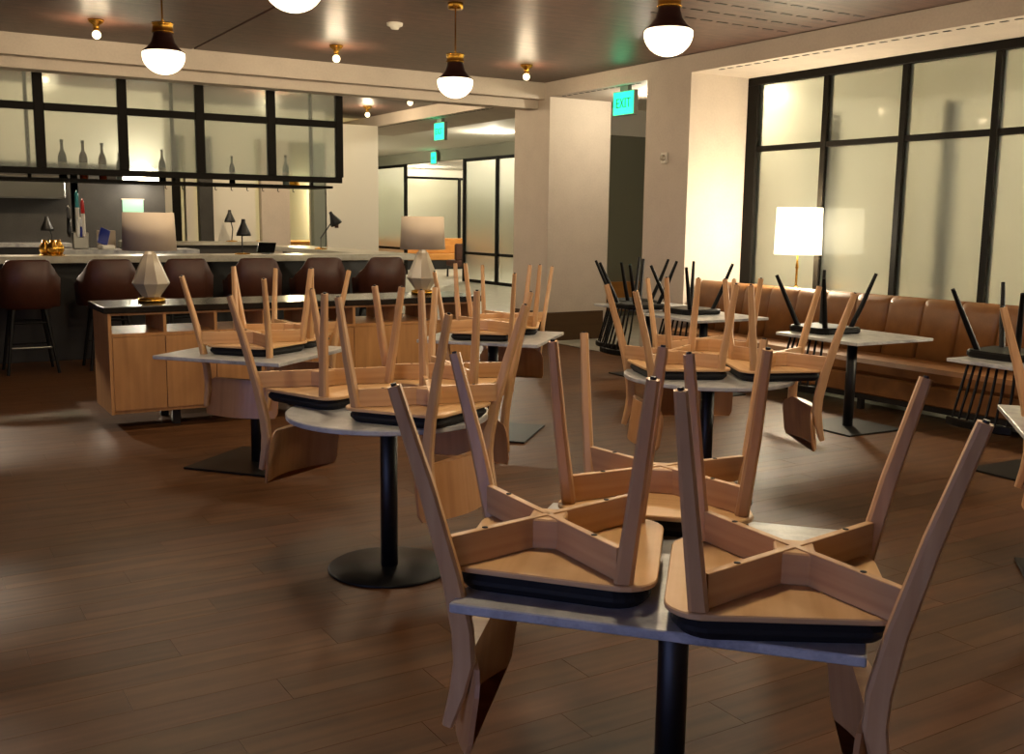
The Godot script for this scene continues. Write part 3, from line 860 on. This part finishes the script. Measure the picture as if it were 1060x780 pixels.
func build_bar():
	var o := thing("bar_counter", "long bar counter with grey stone top returning at its right end", "bar counter", Vector3(0, 0, -12.05))
	pbox("stone_top", Vector3(-4.9, 1.10, -0.62), Vector3(5.95, 1.175, 0.0), M.counter, o, 0.006)
	pbox("stone_return", Vector3(5.3, 1.10, -4.2), Vector3(5.95, 1.175, -0.62), M.counter, o, 0.006)
	pbox("front_panel", Vector3(-4.9, 0.0, -0.5), Vector3(5.75, 1.10, -0.36), M.black, o)
	pbox("return_panel", Vector3(5.55, 0.0, -4.2), Vector3(5.75, 1.10, -0.5), M.dark_wall, o)
	o = thing("service_counter", "white marble raised service top inside the bar", "counter", Vector3(2.4, 0, -13.3))
	pbox("top", Vector3(-0.65, 1.16, -0.35), Vector3(0.98, 1.215, 0.3), M.marble, o, 0.005)
	pbox("cabinet", Vector3(-0.6, 0, -0.33), Vector3(0.93, 1.16, 0.24), M.dark_wall, o)
	o = thing("back_counter", "low pale worktop along the dark bar wall", "counter", Vector3(0, 0, -16.19))
	pbox("top", Vector3(-4.9, 1.17, 0.0), Vector3(2.3, 1.225, 0.6), M.marble, o, 0.005)
	pbox("cabinet", Vector3(-4.9, 0, 0.0), Vector3(2.25, 1.17, 0.52), M.dark_wall, o)
	o = thing("rear_sill", "thin grey sill shelf beyond the right half of the bar", "shelf", Vector3(4.8, 0, -16.9))
	pbox("top", Vector3(-1.1, 1.16, -0.3), Vector3(0.7, 1.22, 0.1), M.counter, o)
	pbox("support", Vector3(-1.08, 0, -0.3), Vector3(0.68, 1.16, 0.04), M.dark_wall, o)
	var s0 := make_stool()
	var names := ["brown leather bar stool at the left edge of the picture", "brown leather bar stool left of the faceted lamp, second from left edge", "third brown leather bar stool from the left edge", "fourth brown leather bar stool from the left edge", "fifth brown leather bar stool from the left edge", "rightmost brown leather bar stool, by the counter's right end", "brown leather bar stool just past the left edge of the picture", "brown leather bar stool second past the left edge of the picture"]
	for i in 8:
		var p := Vector3(1.26 + 0.79 * (i if i < 6 else 5 - i), 0, -11.68)
		if i == 0:
			s0.position = p; s0.set_meta("label", names[0])
		else:
			copy(s0, names[i], p)
	# hanging screen of rippled glass
	var f := thing("hanging_screen", "black-framed hanging screen of rippled glass over the bar", "glass screen", Vector3(0, 0, -12.3))
	var xs := [-0.155, 0.695, 1.543, 2.394, 3.243, 4.088, 4.95]
	pbox("bottom_rail", Vector3(-4, 2.05, -0.03), Vector3(4.98, 2.12, 0.03), M.frame, f)
	pbox("top_rail", Vector3(-4, 3.36, -0.03), Vector3(4.98, 3.42, 0.03), M.frame, f)
	for i in xs.size():
		var hw: float = 0.05 if i < xs.size() - 1 else 0.045
		pbox("mullion", Vector3(xs[i] - hw, 2.12, -0.035), Vector3(xs[i] + hw, 3.36, 0.035), M.frame, f)
	for i in xs.size() - 1:
		pbox("transom", Vector3(xs[i] + 0.05, 2.72, -0.03), Vector3(xs[i + 1] - 0.045, 2.80, 0.03), M.frame, f)
		pbox("pane", Vector3(xs[i] + 0.05, 2.12, -0.005), Vector3(xs[i + 1] - 0.045, 2.72, 0.005), M.rippled_bar, f, 0.0)
		pbox("pane", Vector3(xs[i] + 0.05, 2.80, -0.005), Vector3(xs[i + 1] - 0.045, 3.36, 0.005), M.rippled_bar, f, 0.0)
	# shelf behind the screen with hooks under it
	var sh := thing("hanging_shelf", "slim black shelf hung behind the glass bar screen", "shelf", Vector3(0, 0, -12.75))
	pbox("board", Vector3(-4, 1.985, -0.3), Vector3(4.9, 2.015, 0.37), M.frame, sh)
	for x in [-0.15, 1.5, 3.1, 4.85]:
		pbox("hanger", Vector3(x - 0.02, 2.015, -0.28), Vector3(x + 0.02, CEIL, -0.24), M.frame, sh)
	for i in 9:
		var m := MB.new(); m.tube([Vector3(3.0 + i * 0.2, 1.985, -0.27), Vector3(3.0 + i * 0.2, 1.95, -0.27), Vector3(3.02 + i * 0.2, 1.945, -0.27)], [0.006], 6)
		part("hook", m.done(), M.black, sh)
	bottle("dark bottle behind the glass screen, leftmost of three", Vector3(1.775, 2.015, -12.45), 0.42, M.bottle_dark)
	bottle("tall dark bottle with amber foot, middle of three behind screen", Vector3(1.99, 2.015, -12.45), 0.42, M.bottle_amber)
	bottle("dark bottle with orange foot, right of three behind screen", Vector3(2.19, 2.015, -12.45), 0.40, M.bottle_amber)
	bottle("short clear bottle beside the mullion, right of the three bottles", Vector3(2.37, 2.015, -12.47), 0.30, M.bottle_clear)
	bottle("square-shouldered bottle in front of the bright glow behind screen", Vector3(2.84, 2.015, -12.45), 0.36, M.bottle_dark)
	bottle("dark bottle alone in the fourth lower pane of the screen", Vector3(3.65, 2.015, -12.45), 0.32, M.bottle_dark)
	bottle("pale bottle in the last lower pane of the screen", Vector3(4.32, 2.015, -12.47), 0.36, M.bottle_clear)
	# light over the back counter
	var t := thing("tube_light", "bright white linear light under the shelf at the bar wall", "light", Vector3(3.35, 2.10, -16.1))
	pbox("housing", Vector3(-0.32, 0.02, -0.05), Vector3(0.32, 0.22, 0.0), M.white, t)
	pbox("tube", Vector3(-0.30, 0.0, 0.005), Vector3(0.30, 0.19, 0.06), glow(Color(1.0, 0.96, 0.86), 2.5), t, 0.01)
	omni(Vector3(3.35, 2.2, -15.95), Color(1.0, 0.95, 0.86), 2.2, 0.15, "tube_light_light")
	var sp := thing("wall_spotlight", "small spotlight on the bar wall past the left edge", "spotlight", Vector3(-0.44, 3.02, -16.15))
	var sm := MB.new(); sm.lathe([[0.0, -0.1], [0.05, -0.1], [0.05, 0.08], [0.0, 0.08]], Vector3.ZERO, 16, true, Transform3D(Basis(Vector3.RIGHT, PI / 2 + 0.3), Vector3(0, 0, 0.12)))
	part("housing", sm.done(), M.black, sp)
	pbox("bracket", Vector3(-0.02, -0.02, 0.0), Vector3(0.02, 0.02, 0.06), M.black, sp)
	var sl := SpotLight3D.new()
	sl.name = "wall_spotlight_light"
	add_child(sl)
	sl.position = Vector3(-0.44, 2.97, -15.9)
	sl.look_at(Vector3(0.6, 0.0, -7.0), Vector3.UP)
	sl.light_color = Color(1.0, 0.93, 0.82); sl.light_energy = 45.0; sl.light_size = 0.06
	sl.spot_angle = 26.0; sl.spot_angle_attenuation = 0.6; sl.spot_range = 40.0; sl.spot_attenuation = 2.0; sl.shadow_enabled = true
	# things on the bar
	var hood := thing("steel_hood", "brushed steel hood panel on the dark bar wall", "hood", Vector3(1.75, 1.84, -16.2))
	pbox("panel", Vector3(-0.35, 0.0, 0.0), Vector3(0.55, 0.32, 0.25), M.steel, hood, 0.02)
	var gp := thing("framed_board", "mint green framed board on the dark bar wall", "picture", Vector3(3.25, 1.72, -16.2))
	pbox("board", Vector3(-0.15, -0.12, 0.0), Vector3(0.15, 0.13, 0.015), mat(Color(0.50, 0.68, 0.60), 0.6), gp, 0.002)
	pbox("frame", Vector3(-0.165, 0.13, 0.0), Vector3(0.165, 0.145, 0.02), M.shade, gp, 0.002)
	var tap := thing("tap_tower", "beer tap tower with red, teal and blue handles", "beer taps", Vector3(2.06, 1.215, -13.35))
	pbox("tower", Vector3(-0.09, 0.0, -0.05), Vector3(0.09, 0.2, 0.05), M.steel, tap, 0.01)
	for e in [[-0.13, Color(0.05, 0.05, 0.05), Color(0.3, 0.3, 0.3), 0.52], [-0.03, Color(0.85, 0.85, 0.82), Color(0.25, 0.62, 0.66), 0.70], [0.03, Color(0.86, 0.84, 0.80), Color(0.72, 0.08, 0.08), 0.60], [0.0, Color(0.15, 0.20, 0.55), Color(0.85, 0.85, 0.85), 0.38]]:
		var m := MB.new(); m.lathe([[0.0, 0.14], [0.012, 0.14], [0.026, 0.2], [0.022, e[3] * 0.7], [0.0, e[3] * 0.7]], Vector3(e[0], 0, 0.06), 12)
		var hd := part("tap_handle", m.done(), mat(e[1], 0.4), tap)
		m = MB.new(); m.lathe([[0.0, e[3] * 0.7], [0.022, e[3] * 0.7], [0.02, e[3] * 0.93], [0.0, e[3]]], Vector3(e[0], 0, 0.06), 12)
		part("handle_tip", m.done(), mat(e[2], 0.4), hd)
	var pos := thing("card_terminal", "white and blue card terminal on a stand by the taps", "terminal", Vector3(2.30, 1.215, -13.2), 0.3)
	pbox("stand", Vector3(-0.06, 0.0, -0.05), Vector3(0.10, 0.05, 0.08), M.white, pos, 0.01)
	var m2 := MB.new(); m2.box(Vector3(-0.06, -0.1, -0.015), Vector3(0.06, 0.1, 0.015), 0.006, Transform3D(Basis(Vector3(0, 0, 1), -0.4).rotated(Vector3.RIGHT, -0.3), Vector3(0, 0.15, 0.0)))
	part("blue_handset", m2.done(), mat(Color(0.10, 0.16, 0.48), 0.3), pos)
	var pb := thing("carton", "small cream carton standing behind the card terminal", "carton", Vector3(2.38, 1.215, -13.5))
	pbox("box", Vector3(-0.1, 0, -0.06), Vector3(0.1, 0.22, 0.06), M.shade, pb)
	var mess := thing("printer", "grey receipt printer on the service counter behind the lamp", "printer", Vector3(2.6, 1.215, -13.35))
	pbox("body", Vector3(-0.1, 0, -0.1), Vector3(0.12, 0.11, 0.1), M.exit_body, mess, 0.02)
	pbox("paper", Vector3(-0.06, 0.11, 0.0), Vector3(0.08, 0.15, 0.01), M.white, mess, 0.001)
	var gb := thing("brass_canisters", "cluster of polished brass bar vessels on a tray at left of counter", "vessels", Vector3(1.60, 1.175, -12.3))
	m2 = MB.new(); m2.lathe([[0.0, 0.0], [0.13, 0.0], [0.13, 0.012], [0.0, 0.012]], Vector3.ZERO, 24)
	part("tray", m2.done(), M.brass, gb)
	for e in [[-0.07, 0.0], [0.07, 0.0], [0.0, 0.06]]:
		m2 = MB.new(); m2.lathe([[0.0, 0.012], [0.035, 0.012], [0.058, 0.06], [0.056, 0.10], [0.03, 0.14], [0.022, 0.17], [0.0, 0.175]], Vector3(e[0], 0, e[1]), 18)
		part("vessel", m2.done(), M.brass, gb)
	var mn := thing("menu_sheet", "white menu sheet lying on the counter at the left edge", "paper", Vector3(1.28, 1.175, -12.25), 0.2)
	pbox("sheet", Vector3(-0.14, 0.0, -0.1), Vector3(0.14, 0.003, 0.1), M.white, mn, 0.0)
	var tb := thing("tablet", "black tablet leaning on a stand on the bar counter", "tablet", Vector3(4.05, 1.175, -12.45), -0.6)
	m2 = MB.new(); m2.box(Vector3(-0.11, -0.08, -0.006), Vector3(0.11, 0.08, 0.006), 0.004, Transform3D(Basis(Vector3.RIGHT, -0.7), Vector3(0, 0.075, 0.0)))
	part("screen_slab", m2.done(), M.slab, tb)
	pbox("stand", Vector3(-0.05, 0.0, -0.10), Vector3(0.05, 0.012, 0.05), M.steel, tb, 0.002)
	desk_lamp("black task lamp on the bar counter near the tablet", Vector3(3.72, 1.175, -12.35), Vector3(0, 0.2, 0), Vector3(0.02, 0.27, 0.0), 0.0)
	desk_lamp("black task lamp on rear sill, behind the tablet", Vector3(4.92, 1.22, -16.9), Vector3(0.02, 0.2, 0), Vector3(-0.03, 0.36, 0.02), 0.0)
	desk_lamp("black task lamp with angled arm at the counter's right return", Vector3(5.42, 1.175, -14.2), Vector3(0.0, 0.16, 0), Vector3(0.22, 0.40, 0.0), 0.5)
	desk_lamp("black task lamp at left on the low back worktop", Vector3(2.05, 1.225, -15.8), Vector3(0.02, 0.1, 0), Vector3(-0.04, 0.22, 0.0), 0.0)
	var sn := ["left of two small tan boxes on the sill behind the bar", "right of two small tan boxes on the sill behind the bar"]
	for k in 2:
		var bx := thing("small_box", sn[k], "box", Vector3(3.82 + k * 0.13, 1.22, -16.95), 0, "tan boxes on the sill")
		pbox("carton", Vector3(-0.04, 0, -0.04), Vector3(0.04, 0.1, 0.04), M.cabinet, bx)
	# the bright room past the bar
	var kt := thing("work_table", "light wooden table in the bright room past the bar", "table", Vector3(7.0, 0, -20.0))
	pbox("top", Vector3(-1.0, 1.05, -0.4), Vector3(0.6, 1.16, 0.4), M.bench, kt)
	for x in [-0.9, -0.5, -0.1, 0.3]:
		pbox("leg", Vector3(x, 0, 0.25), Vector3(x + 0.1, 1.05, 0.35), M.bench, kt)
	var kp := thing("dome_pendant", "small yellow metal dome pendant in the bright room past the bar", "pendant lamp", Vector3(7.05, 2.25, -20.0))
	m2 = MB.new(); m2.lathe([[0.16, 0.0], [0.13, 0.06], [0.04, 0.12], [0.02, 0.2], [0.01, 0.2], [0.01, CEIL - 2.25], [0.0, CEIL - 2.25]])
	part("dome", m2.done(), M.brass, kp)
	m2 = MB.new(); m2.lathe([[0.0, -0.03], [0.05, 0.0], [0.04, 0.04], [0.0, 0.05]])
	part("bulb", m2.done(), M.bulb, kp)
	omni(Vector3(7.05, 2.2, -20.0), Color(1.0, 0.94, 0.72), 5.0, 0.1, "dome_pendant_light")

func glass_partition(called: String, label: String, at: Vector3, turn: float, xs: Array, h: float, rail: float):
	var o := struct(called, label, "glass partition")
	o.position = at; o.rotation.y = turn
	pbox("head_rail", Vector3(xs[0], h - 0.08, -0.03), Vector3(xs[xs.size() - 1], h, 0.03), M.frame, o)
	pbox("sill_rail", Vector3(xs[0], 0.0, -0.03), Vector3(xs[xs.size() - 1], 0.08, 0.03), M.frame, o)
	for x in xs:
		pbox("post", Vector3(x - 0.05, 0, -0.04), Vector3(x + 0.05, h, 0.04), M.frame, o)
	for i in xs.size() - 1:
		var a: float = xs[i] + 0.05; var b: float = xs[i + 1] - 0.05
		pbox("mid_rail", Vector3(a, rail, -0.03), Vector3(b, rail + 0.07, 0.03), M.frame, o)
		pbox("pane", Vector3(a, 0.08, -0.006), Vector3(b, rail, 0.006), M.rippled, o, 0.0)
		pbox("pane", Vector3(a, rail + 0.07, -0.006), Vector3(b, h - 0.08, 0.006), M.rippled, o, 0.0)

func build_hall():
	# partitions along x = 13.25; local x runs along -z after the turn
	glass_partition("window_2", "black-framed rippled glass partition in the hall, right of the opening", Vector3(13.25, 0, -24.2), -PI / 2, [0.0, 1.7, 3.4, 5.1, 6.8, 8.5], 3.2, 0.72)
	glass_partition("window_3", "black-framed rippled glass partition in the hall, left of the opening", Vector3(13.25, 0, -33.0), -PI / 2, [0.0, 1.2, 2.6, 5.2], 3.2, 0.72)
	glass_partition("window_4", "black-framed glass screen at the back of the hall lobby", Vector3(13.4, 0, -32.0), 0, [0.0, 1.4, 3.9, 6.5, 9.0], 3.05, 0.6)
	var o := thing("hall_bench", "yellow upholstered bench at the back of the hall lobby", "bench", Vector3(15.2, 0, -30.6))
	pbox("seat", Vector3(-1.6, 0.3, -0.3), Vector3(3.0, 0.5, 0.3), M.bench, o, 0.02)
	pbox("back", Vector3(-1.6, 0.5, -0.4), Vector3(3.0, 1.0, -0.25), M.bench, o, 0.02)
	pbox("plinth", Vector3(-1.5, 0, -0.25), Vector3(2.9, 0.3, 0.25), M.black, o)
	o = thing("hall_chair", "dark armchair beside the hall glass partition", "chair", Vector3(14.2, 0, -26.2))
	pbox("seat", Vector3(-0.3, 0.3, -0.3), Vector3(0.3, 0.48, 0.3), M.stool, o, 0.03)
	pbox("backrest", Vector3(-0.3, 0.48, 0.2), Vector3(0.3, 0.95, 0.3), M.stool, o, 0.03)
	for s in [[-1, -1], [1, -1], [-1, 1], [1, 1]]:
		pbox("leg", Vector3(0.26 * s[0] - 0.02, 0, 0.26 * s[1] - 0.02), Vector3(0.26 * s[0] + 0.02, 0.3, 0.26 * s[1] + 0.02), M.black, o)
	var k := 0
	for e in [[11.4, -19.6, 3.5, "round recessed downlight in the hall ceiling"], [16.4, -28.2, 3.5, "recessed downlight above the yellow hall bench"], [15.5, -22.5, 3.5, "recessed downlight behind the hall glass partition"], [8.45, -10.6, SOFFIT, "recessed downlight past the exit opening"], [10.6, -4.6, SOFFIT, "recessed downlight behind the glass wall, past the right edge"], [9.6, -3.2, SOFFIT, "second recessed downlight behind the glass wall past the right edge"], [10.6, -1.6, SOFFIT, "third recessed downlight behind the glass wall past the right edge"], [9.15, -9.1, SOFFIT, "recessed downlight hidden behind the window jamb by the pier"], [9.6, -15.6, 3.5, "recessed downlight in the hall just beyond the corner column"], [10.2, -26.5, 3.5, "recessed downlight deepest along the hall ceiling"], [17.0, -34.2, 3.5, "recessed downlight behind the glass screen at the lobby's back"], [20.0, -30.0, 3.5, "recessed downlight over the far right of the lobby"]]:
		o = thing("downlight", e[3], "downlight", Vector3(e[0], e[2], e[1]), 0, "recessed downlights")
		var m := MB.new(); m.lathe([[0.0, -0.004], [0.09, -0.004], [0.09, 0.0], [0.0, 0.0]], Vector3.ZERO, 20)
		part("trim_ring", m.done(), M.white, o)
		m = MB.new(); m.lathe([[0.0, -0.02], [0.06, -0.012], [0.06, -0.0045], [0.0, -0.0045]], Vector3.ZERO, 20)
		part("lamp_lens", m.done(), M.bulb, o)
		omni(Vector3(e[0], e[2] - 0.10, e[1]), Color(1.0, 0.95, 0.84), [5.5, 13.0, 14.0, 1.6, 8.5, 6.0, 6.0, 1.4, 3.5, 7.0, 8.0, 14.0][k], 0.06, "downlight_light")
		k += 1

func _ready():
	set_view()
	make_materials()
	build_floor()
	build_ceiling()
	build_walls()
	build_tables_and_chairs()
	build_banquette()
	build_ledge()
	build_console()
	build_pendants()
	build_bar()
	build_hall()
	build_signs()
